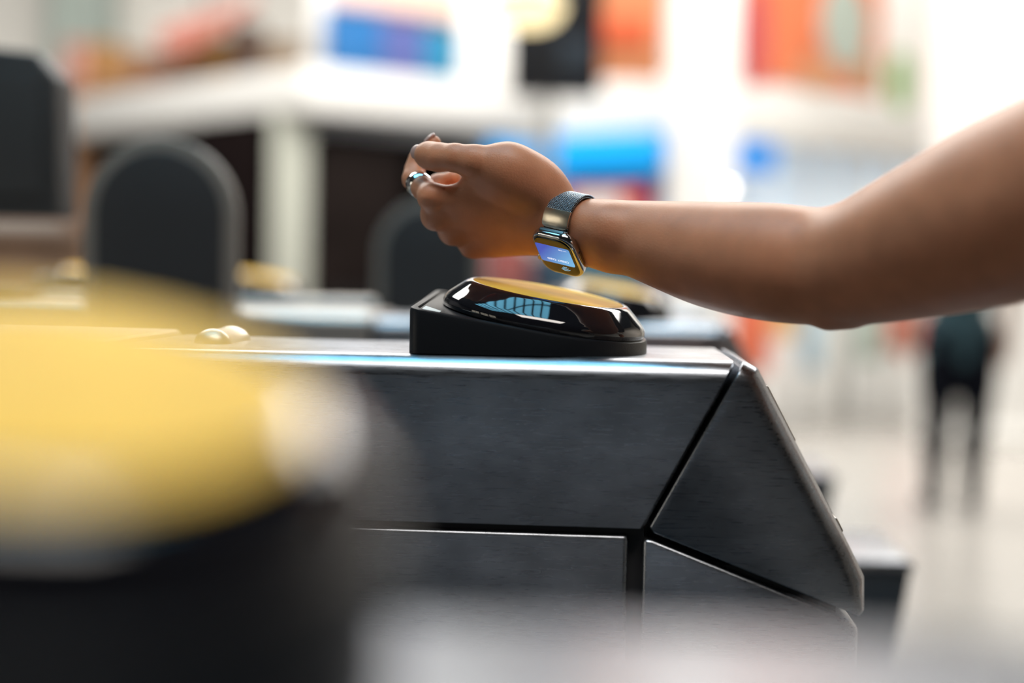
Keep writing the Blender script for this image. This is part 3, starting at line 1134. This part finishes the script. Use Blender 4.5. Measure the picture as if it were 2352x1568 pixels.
for z in (1.25, 1.62):
    kpart('shelf', lerp2(bA, bR, 0.05), lerp2(bA, bR, 0.9), z, z + 0.04, 0.3, BROWN, ka, bev=0.004).location += Vector((0, -0.35, 0))
kpart('side_panel', at(445, 10.95), at(600, 10.35), 0.4, ZB + 0.05, 0.04, mat('very_dark_brown', (0.008, 0.005, 0.005), 0.6, spec=0.05), ka)
kpart('side_panel', at(715, 10.25), at(930, 10.65), 0.4, 2.06, 0.04, mat('dark_brown_panel', (0.013, 0.009, 0.008), 0.6, spec=0.05, noise=(2, 0.5)), ka)


def roof(root, pts, z0, z1, m):
    V = [(x - root.location.x, y - root.location.y, z) for z in (z0, z1) for x, y in pts]
    n = len(pts)
    F = [tuple(range(n))[::-1], tuple(range(n, 2 * n))] + [(i, (i + 1) % n, n + (i + 1) % n, n + i) for i in range(n)]
    return sharp(link('roof', mesh('roof', V, F), m, root), 40)


roof(ka, [lerp2(kL, kA, 0.01), (kA[0], kA[1] + 0.1), lerp2(kR, kA, 0.01), (bR[0], bR[1] + 0.05), (bA[0], bA[1] + 1.6), (bL[0], bL[1] + 0.05)], ZB + 0.12, ZB + 0.18, INNER)

# ---- kiosk at right: column at its corner, lit blue signs, large poster above
kB, kBL, kBR = at(1600, 10.0), at(1266, 10.7), at(2160, 12.0)
kb = empty('kiosk', (kB[0], kB[1], 0))
tag(kb, 'white kiosk with a broad corner column and blue signs, behind the watch', 'kiosk')
kpart('roof_fascia', kBL, kB, 2.09, 2.54, 0.35, FASCIA, kb, bev=0.05)
kpart('roof_fascia', kB, kBR, 2.10, 2.49, 0.35, FASCIA, kb, bev=0.05)
o = box('corner_column', -0.23, 0.23, -0.12, 0.34, 0, 4.6, WHITEG, kb, 0.05)
cB = at(1605, 9.95)
o.location = Vector((cB[0], cB[1], 0)) - kb.location
GLASSW = mat('glowing_blue_glazing', (0.66, 0.76, 0.83), 0.15, emit=(0.60, 0.74, 0.90), estr=0.40)  # faint glow added to brighten the glass shaded by the kiosk roof
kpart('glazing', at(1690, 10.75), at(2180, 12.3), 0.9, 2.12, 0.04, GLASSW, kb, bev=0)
for t in (0.30, 0.45, 0.58, 0.72, 0.86):
    q = lerp2(at(1690, 10.7), at(2180, 12.25), t)
    o = box('glazing_bar', -0.035, 0.035, -0.05, 0.03, 0.9, 2.12, WHITEG, kb, 0.005)
    o.location = Vector((q[0], q[1], 0)) - kb.location
kpart('lower_wall', at(1690, 10.72), at(2180, 12.27), 0, 0.9, 0.06, WHITEG, kb)
kpart('blue_sign', at(1656, 10.2), at(1778, 10.6), zat(1715, 392, 10.4), zat(1715, 300, 10.4), 0.10, BLUE2, kb, bev=0.02)
kpart('blue_sign', at(1268, 10.55), at(1508, 10.05), zat(1390, 398, 10.3), zat(1390, 305, 10.3), 0.10, SIGNBLU, kb, bev=0.02)
PURP = mat('violet_shelf_back', (0.05, 0.09, 0.36), 0.5)
kpart('shelf_back', at(1270, 10.7), at(1508, 10.2), 0.3, zat(1390, 396, 10.4), 0.05, PURP, kb, bev=0)
REDM = mat('coral_red', (0.74, 0.13, 0.09), 0.5)
kpart('red_panel', at(1292, 10.6), at(1482, 10.2), zat(1390, 500, 10.4), zat(1390, 432, 10.4), 0.03, REDM, kb)
kpart('white_card', at(1310, 10.56), at(1420, 10.3), zat(1390, 500, 10.4), zat(1390, 446, 10.4), 0.03, WHITEG, kb)
roof(kb, [lerp2(kBL, kB, 0.02), (kB[0], kB[1] + 0.15), lerp2(kBR, kB, 0.02), (kBR[0], kBR[1] + 0.9), (kBL[0], kBL[1] + 1.4)], 2.22, 2.28, WHITEG)
kpart('upper_wall', at(1690, 10.4), at(2185, 12.2), 2.5, 4.6, 0.1, WHITEG, kb)
# blue sign of the left kiosk's far end, right of the pinched hand
kpart('blue_sign', at(1120, 10.86), at(1240, 11.1), zat(1190, 400, 10.9), zat(1190, 325, 10.9), 0.08, SIGNBLU, ka, bev=0.02)
# grey post in the gap between the two kiosks
o = box('post', -0.04, 0.04, -0.04, 0.04, 0, 2.6, mat('grey_post', (0.22, 0.22, 0.21), 0.5), None, 0.01)
q = at(1252, 11.0)
o.location = (q[0], q[1], 0)
tag(o, 'slim grey post in the gap between the two kiosks', 'post')

# ---- big poster on the right kiosk
pA, pB = at(1688, 10.33), at(2152, 12.1)
zl, zh = 2.53, 4.1
ps = empty('poster', ((pA[0] + pB[0]) / 2, (pA[1] + pB[1]) / 2, zl))
ps.rotation_euler = (0, 0, math.atan2(pB[1] - pA[1], pB[0] - pA[0]))
tag(ps, 'large red and orange poster with pale round centre, upper right', 'poster')
LP = math.hypot(pB[0] - pA[0], pB[1] - pA[1])
poly = [(-LP / 2, zh - zl), (-LP / 2, 0.30), (-LP / 2 + 0.09, 0.03), (LP / 2, 0.03), (LP / 2, 0.55), (LP * 0.42, zh - zl)]
prism('poster_sheet', poly, 0.0, 0.03, mat('poster_orange', (0.70, 0.19, 0.08), 0.5, noise=(2.2, 0.25)), ps, bev=0)


def blob(name, cx, cz, rx, rz_, m, y, parent):
    n = 40
    V = [(cx + rx * math.cos(2 * math.pi * i / n), y, cz + rz_ * math.sin(2 * math.pi * i / n)) for i in range(n)]
    V += [(x, y + 0.004, z) for x, _, z in V]
    F = [tuple(range(n)), tuple(range(n, 2 * n))] + [(i, (i + 1) % n, n + (i + 1) % n, n + i) for i in range(n)]
    return link(name, mesh(name, V, F), m, parent, smooth=False)


def pp(px, py):
    """poster pixel -> local x, z"""
    t = (px - 1688) / (2152 - 1688)
    d = 10.33 + (12.1 - 10.33) * t
    return (-LP / 2 + LP * t * (10.33 / d) ** -0.0, P(px, py, d).z - zl)


for (px, py, rx, rz_, nm, col, yy) in ((1715, 95, 0.16, 0.42, 'print_rose', (0.46, 0.07, 0.08), -0.004), (1905, 60, 0.33, 0.34, 'print_pale_round', (0.40, 0.46, 0.41), -0.006),
                                      (2040, 190, 0.17, 0.24, 'print_green', (0.20, 0.38, 0.10), -0.010), (2115, 190, 0.17, 0.34, 'print_crimson', (0.40, 0.05, 0.07), -0.004),
                                      (1850, 175, 0.30, 0.13, 'print_peach', (0.56, 0.27, 0.14), -0.007), (1960, 175, 0.14, 0.15, 'print_buff', (0.42, 0.34, 0.21), -0.009)):
    x, z = pp(px, py)
    blob(nm, x, z, rx, rz_, mat(nm, col, 0.5), yy, ps)

# ---- upper storey between the kiosks: posters, column, dark hanging sign, lamp, orange banner
up = empty('display_wall', (at(890, 11.6)[0], at(890, 11.6)[1], 0))
tag(up, 'white display wall above the left kiosk, carrying blue posters', 'wall panel')
kpart('panel', at(715, 11.2), at(1085, 12.2), 2.2, 4.4, 0.08, WHITEG, up)
kpart('pier', at(1045, 11.9), at(1182, 11.9), 0, 4.6, 0.3, WHITEG, up, bev=0.03)


def sheet(name, A, B, d0, d1, py_top, py_bot, m, label, cat, group=None):
    """a framed sheet on the display wall between pixel columns A..B"""
    a, b = at(A, d0), at(B, d1)
    dm = (d0 + d1) / 2
    root = empty(name, ((a[0] + b[0]) / 2, (a[1] + b[1]) / 2, zat((A + B) / 2, py_bot, dm)))
    tag(root, label, cat, group)
    z0 = 0
    z1 = zat((A + B) / 2, py_top, dm) - root.location.z
    o = wallbox('sheet', a, b, z0, z1, 0.02, m, None, 0.0)
    o.location -= Vector((root.location.x, root.location.y, 0))
    o.parent = root
    for q in (0, 1):
        e = wallbox('frame_rail', a, b, z0 - 0.02 + q * (z1 - z0), z0 + 0.01 + q * (z1 - z0), 0.03, m, None, 0.003)
        e.location -= Vector((root.location.x, root.location.y, 0.0))
        e.parent = root
    return root


g_ = 'posters above the left kiosk'
sheet('poster', 744, 866, 11.1, 11.4, 28, 168, mat('poster_blue', (0.01, 0.15, 0.42), 0.45, noise=(3, 0.3)), 'strong blue poster above the left kiosk, leftmost of the blue ones', 'poster', g_)
sheet('poster', 868, 966, 11.42, 11.68, 48, 182, mat('poster_violet', (0.10, 0.13, 0.38), 0.45, noise=(3, 0.3)), 'violet blue poster, middle of the three above the left kiosk', 'poster', g_)
sheet('poster', 968, 1038, 11.7, 11.9, 68, 196, mat('poster_cyan', (0.01, 0.25, 0.46), 0.45, noise=(3, 0.3)), 'cyan blue poster, rightmost of the three above the left kiosk', 'poster', g_)
sheet('poster', 770, 1080, 11.15, 12.0, -80, 30, mat('poster_blush', (0.88, 0.62, 0.52), 0.45, noise=(2, 0.2)), 'pale peach banner at the top edge above the blue posters', 'banner', g_)

hs = empty('hanging_sign', tuple(P(1278, 95, 7.6)))
tag(hs, 'black hanging sign box above the gap between the kiosks', 'sign')
zc = hs.location.z
box('sign_box', -0.245, 0.245, 0, 0.14, -0.28, 0.55, mat('sign_black', (0.010, 0.010, 0.014), 0.45), hs, 0.01)
box('sign_face', 0.02, 0.21, -0.008, 0.004, -0.18, 0.02, mat('sign_slate', (0.03, 0.04, 0.055), 0.4), hs, 0.004)
for x in (-0.15, 0.15):
    box('hanger', x - 0.01, x + 0.01, 0.05, 0.07, 0.55, 3.2, mat('hanger_grey', (0.2, 0.2, 0.2), 0.4, 0.8), hs, 0.002)
lampm = mat('lamp_cream', (0.9, 0.8, 0.55), 0.4, emit=(1.0, 0.80, 0.42), estr=1.3)
lp = empty('pendant_lamp', tuple(P(1215, 5, 6.2)))
tag(lp, 'round cream pendant lamp at the top edge, before the black sign', 'lamp')
lathe('shade', [(0.02, 0.10), (0.09, 0.085), (0.145, 0.03), (0.155, -0.02), (0.13, -0.075), (0.08, -0.105), (0.01, -0.11)], lampm, lp, n=40)
lathe('canopy_rim', [(0.150, 0.010), (0.170, 0.006), (0.170, -0.006), (0.150, -0.010)], mat('lamp_rim', (0.25, 0.22, 0.16), 0.3, 0.7), lp, n=40, cap=False)
box('cord', -0.006, 0.006, -0.006, 0.006, 0.09, 2.6, DARKGAP, lp, 0.001)
og = empty('banner', tuple(P(1452, 190, 9.2)))
tag(og, 'orange peach hanging banner left of the broad white column', 'banner')
box('banner_sheet', -0.22, 0.20, 0, 0.02, 0.02, 1.6, mat('banner_orange', (0.66, 0.25, 0.11), 0.5, noise=(2, 0.15)), og, 0.004)
box('banner_stripe', -0.42, 0.10, -0.02, -0.004, 0.24, 0.42, mat('banner_red', (0.62, 0.10, 0.03), 0.5), og, 0.004)
box('banner_pole', -0.25, 0.22, -0.01, 0.03, 1.58, 1.62, mat('hanger_grey', (0.2, 0.2, 0.2), 0.4, 0.8), og, 0.004)

wp = empty('pier', (*at(2300, 9.6), 0))
tag(wp, 'broad creamy white pier at the right edge, behind the upper arm', 'pier')
box('shaft', -0.39, 0.60, 0, 0.5, 0.12, 4.6, WHITEG, wp, 0.03)
box('base', -0.42, 0.63, -0.03, 0.53, 0, 0.12, WHITEG, wp, 0.02)

# ---- far left: window, red fascia sign, shelves of goods
wn = box('window_1', -0.33, 0.33, -0.03, 0.05, 0.0, 2.6, mat('window_green', (0.50, 0.58, 0.53), 0.3), None, 0.01)
q = at(187, 14.6)
wn.location = (q[0], q[1], zat(187, 205, 14.6))
tag(wn, 'tall grey-green window in the far white wall', kind='structure')
for x in (-0.30, 0.10, 0.30):
    box('window_bar', x - 0.03, x + 0.03, -0.07, -0.02, 0.0, 2.6, mat('window_bar_green', (0.34, 0.40, 0.37), 0.4), wn, 0.005)
rs = empty('fascia_sign', tuple(P(470, 75, 13.0)))
tag(rs, 'slanting coral red sign at upper left', 'sign')
prism('sign_face', [(-0.42, -0.14), (-0.18, -0.20), (0.46, 0.26), (0.46, 0.34), (0.34, 0.32), (-0.42, 0.0)], 0, 0.06, mat('sign_coral', (0.72, 0.26, 0.20), 0.5), rs, bev=0.01)
prism('sign_edge', [(-0.50, -0.02), (0.48, 0.34), (0.48, 0.38), (-0.50, 0.03)], -0.01, 0.07, mat('sign_edge_pale', (0.85, 0.70, 0.64), 0.5), rs, bev=0.005)
box('hanger', -0.02, 0.02, 0.01, 0.05, 0.1, 2.6, mat('hanger_grey', (0.2, 0.2, 0.2), 0.4, 0.8), rs, 0.004)

su = empty('display_shelving', (*at(430, 13.4), 0))
tag(su, 'tall wooden display shelving showing above the left kiosk roof', 'shelving')
WOOD = mat('shelf_wood', (0.42, 0.22, 0.11), 0.55, noise=(3, 0.25))
zs = zat(430, 205, 13.4)
kpart('cabinet', at(150, 13.4), at(700, 13.4), 0, zs, 0.5, WOOD, su)
kpart('top_board', at(145, 13.36), at(705, 13.36), zs, zs + 0.03, 0.56, WOOD, su, bev=0.004)
wb = empty('service_counter', (*at(40, 8.6), 0))
tag(wb, 'brown wooden service counter at the left edge, under the dark display', 'counter')
zc_ = zat(40, 512, 8.6)
CNT = mat('counter_brown', (0.17, 0.10, 0.06), 0.5, noise=(3, 0.3))
kpart('front_panel', at(-420, 8.6), at(196, 8.6), 0.08, zc_ - 0.05, 0.5, CNT, wb)
kpart('counter_top', at(-430, 8.55), at(204, 8.55), zc_ - 0.05, zc_, 0.6, mat('counter_top_brown', (0.28, 0.20, 0.16), 0.4), wb)
kpart('kick_plate', at(-415, 8.65), at(190, 8.65), 0, 0.08, 0.4, DARKGAP, wb)
goods = [(167, 54, 100, (0.62, 0.30, 0.24), 'pink'), (227, 54, 100, (0.50, 0.25, 0.07), 'ochre'), (288, 62, 84, (0.42, 0.22, 0.10), 'tan'), (354, 62, 76, (0.36, 0.15, 0.08), 'russet'),
         (424, 70, 130, (0.46, 0.23, 0.09), 'caramel'), (492, 58, 118, (0.52, 0.28, 0.08), 'honey'), (556, 60, 150, (0.20, 0.12, 0.09), 'dull brown'), (640, 84, 112, (0.40, 0.27, 0.16), 'beige')]
for px, wpx, hpx, col, nm in goods:
    d = 13.5
    wv, hv = wpx * d / FPX, hpx * d / FPX
    q = at(px, d)
    b_ = empty('storage_box', (q[0], q[1] + 0.05, zs + 0.03))
    m_ = mat('goods_' + nm.replace(' ', '_'), col, 0.55, noise=(4, 0.2))
    box('carton', -wv / 2, wv / 2, 0, 0.28, 0, hv * 0.86, m_, b_, 0.012)
    box('lid', -wv / 2 - 0.008, wv / 2 + 0.008, -0.008, 0.288, hv * 0.80, hv, m_, b_, 0.012)
    tag(b_, f'{nm} box of goods on the shelving above the left kiosk roof', 'box', 'boxes of goods on the shelving')

# ---- dark display housing on the gate behind, at the left edge
mo = empty('display_monitor', on_gate('far', -0.945, 0.12, 0.0045))
mo.rotation_euler = (0, 0, YAW)
tag(mo, 'dark display housing on a short neck at the left edge', 'display')
HOUS = mat('housing_charcoal', (0.030, 0.029, 0.029), 0.5)
prism('housing', [(-0.26, 0.135), (-0.26, 0.412), (-0.06, 0.402), (0.075, 0.388), (0.108, 0.350), (0.112, 0.135)], -0.03, 0.05, HOUS, mo, bev=0.006)
prism('screen', [(-0.24, 0.17), (-0.24, 0.375), (0.082, 0.355), (0.086, 0.17)], -0.034, -0.026, mat('screen_off', (0.045, 0.044, 0.044), 0.35), mo, bev=0.001)
box('neck', -0.08, -0.03, -0.015, 0.035, 0.02, 0.16, HOUS, mo, 0.006)
box('foot', -0.16, 0.05, -0.05, 0.06, 0.0, 0.025, BROWN, mo, 0.005)

# ---- small lit lamps that blur to discs
for px, py, d, st, r_, nm in ((1668, 432, 9.4, 16, 0.018, 'bright white bulb blurred to a disc above the forearm'),):
    b = empty('spot_lamp', tuple(P(px, py, d)))
    tag(b, nm, 'lamp')
    lathe('bulb', [(0.002, -r_), (r_ * 0.7, -r_ * 0.7), (r_, 0), (r_ * 0.7, r_ * 0.7), (0.002, r_)], mat('bulb_white', (0.9, 0.88, 0.85), 0.4, emit=(1.0, 0.95, 0.90), estr=st), b, n=16)
    lathe('socket', [(r_ * 0.8, r_ * 0.6), (r_ * 0.8, r_ * 2.2), (r_ * 0.3, r_ * 2.4)], mat('socket_white', (0.7, 0.7, 0.7), 0.4), b, n=16)
    box('bracket', -0.005, 0.005, 0.0, 0.75, r_ * 2.2, r_ * 2.6, mat('socket_white', (0.7, 0.7, 0.7), 0.4), b, 0.001)

# ---- goods standing on the concourse floor beyond the gates
stands = [(1712, 10.35, 0.19, (0.70, 0.16, 0.08), 'orange red display stand on the far floor, below the forearm', 695, 855),
          (1805, 10.65, 0.11, (0.80, 0.52, 0.22), 'pale yellow display stand beside the orange red one', 690, 775),
          (1872, 10.9, 0.06, (0.45, 0.66, 0.80), 'narrow pale blue display stand below the elbow', 700, 850),
          (2010, 11.3, 0.08, (0.52, 0.62, 0.54), 'narrow grey-green display stand between elbow and walker', 700, 830),
          (2088, 11.5, 0.15, (0.72, 0.20, 0.15), 'salmon red display stand next to the walker in black', 690, 808)]
for px, d, hw, col, lab, y0_, y1_ in stands:
    q = at(px, d)
    s_ = empty('display_stand', (q[0], q[1], 0))
    m_ = mat('stand_%d' % px, col, 0.5, noise=(3, 0.15))
    zb, zt = zat(px, y1_, d), zat(px, y0_, d)
    box('plinth', -hw * 0.94, hw * 0.94, 0.01, 0.19, 0.0, zb, WHITEG, s_, 0.01)
    box('body', -hw, hw, 0, 0.2, zb, zt, m_, s_, 0.015)
    box('header', -hw, hw, 0.08, 0.11, zt - 0.01, zt + 0.12, m_, s_, 0.01)
    tag(s_, lab, 'display stand', 'display stands on the concourse')
for px, d, wpx, top, col, lab in ((1165, 9.0, 100, 560, (0.24, 0.065, 0.06), 'muted red luggage locker seen just under the wrist'), (1250, 9.1, 66, 585, (0.008, 0.035, 0.065), 'dark navy luggage locker beside the red one, below the watch'),
                                  (1390, 9.2, 200, 560, (0.05, 0.11, 0.15), 'wide slate blue luggage locker behind the reader on the next gate')):
    q = at(px, d)
    wv = wpx * d / FPX
    s_ = empty('luggage_locker', (q[0], q[1], 0))
    m_ = mat('locker_%d' % px, col, 0.5, noise=(3, 0.2))
    zt = zat(px, top, d)
    box('body', -wv / 2, wv / 2, 0, 0.5, 0.05, zt, m_, s_, 0.015)
    for k in range(3):
        dd = box('door', -wv / 2 + 0.01, wv / 2 - 0.01, -0.015, 0.004, 0.08 + k * (zt - 0.1) / 3, 0.05 + (k + 1) * (zt - 0.1) / 3, m_, s_, 0.006)
        box('handle', wv / 2 - 0.05, wv / 2 - 0.03, -0.03, -0.012, 0.2 + k * (zt - 0.1) / 3, 0.3 + k * (zt - 0.1) / 3, STEEL2, dd, 0.003)
    box('plinth', -wv / 2 + 0.01, wv / 2 - 0.01, 0.02, 0.48, 0, 0.06, DARKGAP, s_, 0.004)
    tag(s_, lab, 'locker', 'luggage lockers beyond the gates')

# ---- the walker seen from behind, right of the gate
WX, WY = at(2208, 6.7)
pz = empty('person', (WX, WY, 0))
tag(pz, 'person in dark teal top and black leggings standing far right, seen from behind', 'person')


body = []
cloth_top, cloth_leg, shoes = [], [], []
for s in (-1, 1):
    hip, knee, ank = (s * 0.085, 0, 0.82), (s * 0.088, -0.01, 0.46), (s * 0.090, 0.02, 0.08)
    body += [(hip, 0.075, knee, 0.050), (knee, 0.047, (s * 0.09, 0.02, 0.30), 0.045), ((s * 0.09, 0.02, 0.30), 0.045, ank, 0.032), (ank, 0.033, (s * 0.10, 0.12, 0.03), 0.026)]
    cloth_leg += [(hip, 0.098, knee, 0.070), (knee, 0.066, (s * 0.09, 0.02, 0.30), 0.060), ((s * 0.09, 0.02, 0.30), 0.060, ank, 0.044)]
    cloth_leg += [((s * 0.075, 0, 0.76), 0.105, (s * 0.085, 0, 0.60), 0.092)]
    shoes += [((s * 0.09, 0.0, 0.045), 0.040, (s * 0.105, 0.14, 0.030), 0.030)]
    sh, el, wr = (s * 0.165, 0, 1.34), (s * 0.225, -0.02, 1.06), (s * 0.235, 0.05, 0.83)
    body += [(sh, 0.048, el, 0.036), (el, 0.035, wr, 0.025), (wr, 0.030, (s * 0.235, 0.06, 0.77), 0.034)]
    for q in range(4):
        body += [((s * 0.235, 0.03 + q * 0.019, 0.75), 0.009, (s * 0.232, 0.04 + q * 0.018, 0.685 + 0.008 * abs(q - 1.5)), 0.007)]
    body += [((s * 0.225, 0.085, 0.79), 0.011, (s * 0.212, 0.105, 0.735), 0.009)]
    cloth_top += [(sh, 0.058, (s * 0.195, -0.01, 1.20), 0.052)]
for z, rx, r in ((0.86, 0.075, 0.085), (1.02, 0.055, 0.082), (1.18, 0.07, 0.088), (1.32, 0.085, 0.085)):
    body += [((-rx, 0, z), r, (rx, 0, z), r)]
    cloth_top += [((-rx - 0.004, 0, z), r + 0.012, (rx + 0.004, 0, z), r + 0.012)]
cloth_top += [((-0.09, 0, 0.76), 0.10, (0.09, 0, 0.76), 0.10), ((0, 0, 0.9), 0.11, (0, 0, 1.3), 0.11)]
body += [((0, 0, 0.85), 0.10, (0, 0, 1.3), 0.10), ((0, 0, 1.38), 0.055, (0, 0.01, 1.46), 0.047), ((0, 0.005, 1.55), 0.082, (0, 0.025, 1.52), 0.075), ((0, 0.03, 1.50), 0.06, (0, 0.06, 1.47), 0.045),
         ((0, 0.105, 1.515), 0.012, (0, 0.112, 1.505), 0.010), ((0.082, 0.01, 1.53), 0.018, (0.082, 0.01, 1.50), 0.012), ((-0.082, 0.01, 1.53), 0.018, (-0.082, 0.01, 1.50), 0.012)]
sdf_part('body', body, 0.008, mat('light_skin', (0.62, 0.36, 0.26), 0.5), pz, 0.025)
sdf_part('teal_top', cloth_top, 0.012, mat('teal_cloth', (0.030, 0.075, 0.095), 0.8), pz, 0.03)
sdf_part('leggings', cloth_leg, 0.010, mat('black_cloth', (0.006, 0.007, 0.011), 0.9, spec=0.05), pz, 0.02)
sdf_part('shoes', shoes, 0.008, mat('shoe_black', (0.015, 0.015, 0.018), 0.6), pz, 0.01)
hair = [((0, -0.012, 1.575), 0.088, (0, -0.02, 1.52), 0.084), ((0, -0.05, 1.50), 0.07, (0, -0.055, 1.40), 0.05)]
sdf_part('hair', hair, 0.009, mat('hair_dark', (0.03, 0.02, 0.015), 0.5), pz, 0.03)
eyes = [((s * 0.032, 0.098, 1.545), 0.011, (s * 0.033, 0.098, 1.545), 0.011) for s in (-1, 1)]
sdf_part('eyes', eyes, 0.004, mat('eye_white', (0.7, 0.7, 0.7), 0.2), pz, 0.002)
sdf_part('mouth', [((-0.02, 0.098, 1.462), 0.007, (0.02, 0.098, 1.462), 0.007)], 0.003, mat('lip_red', (0.5, 0.16, 0.14), 0.4), pz, 0.002)

# ---- roof glazing bars under the skylight above the gates
sk = empty('skylight_frame', (-0.90, 1.15, 4.56))
tag(sk, 'dark mullioned frame of the skylight above the gates', 'skylight')
for x in np.linspace(-1.70, 1.70, 11):
    box('glazing_bar', x - 0.035, x + 0.035, -1.15, 1.15, 0, 0.05, CEIL, sk, 0.004)
for y in (-1.12, 0.0, 1.12):
    box('cross_bar', -1.74, 1.74, y - 0.03, y + 0.03, -0.01, 0.04, CEIL, sk, 0.004)
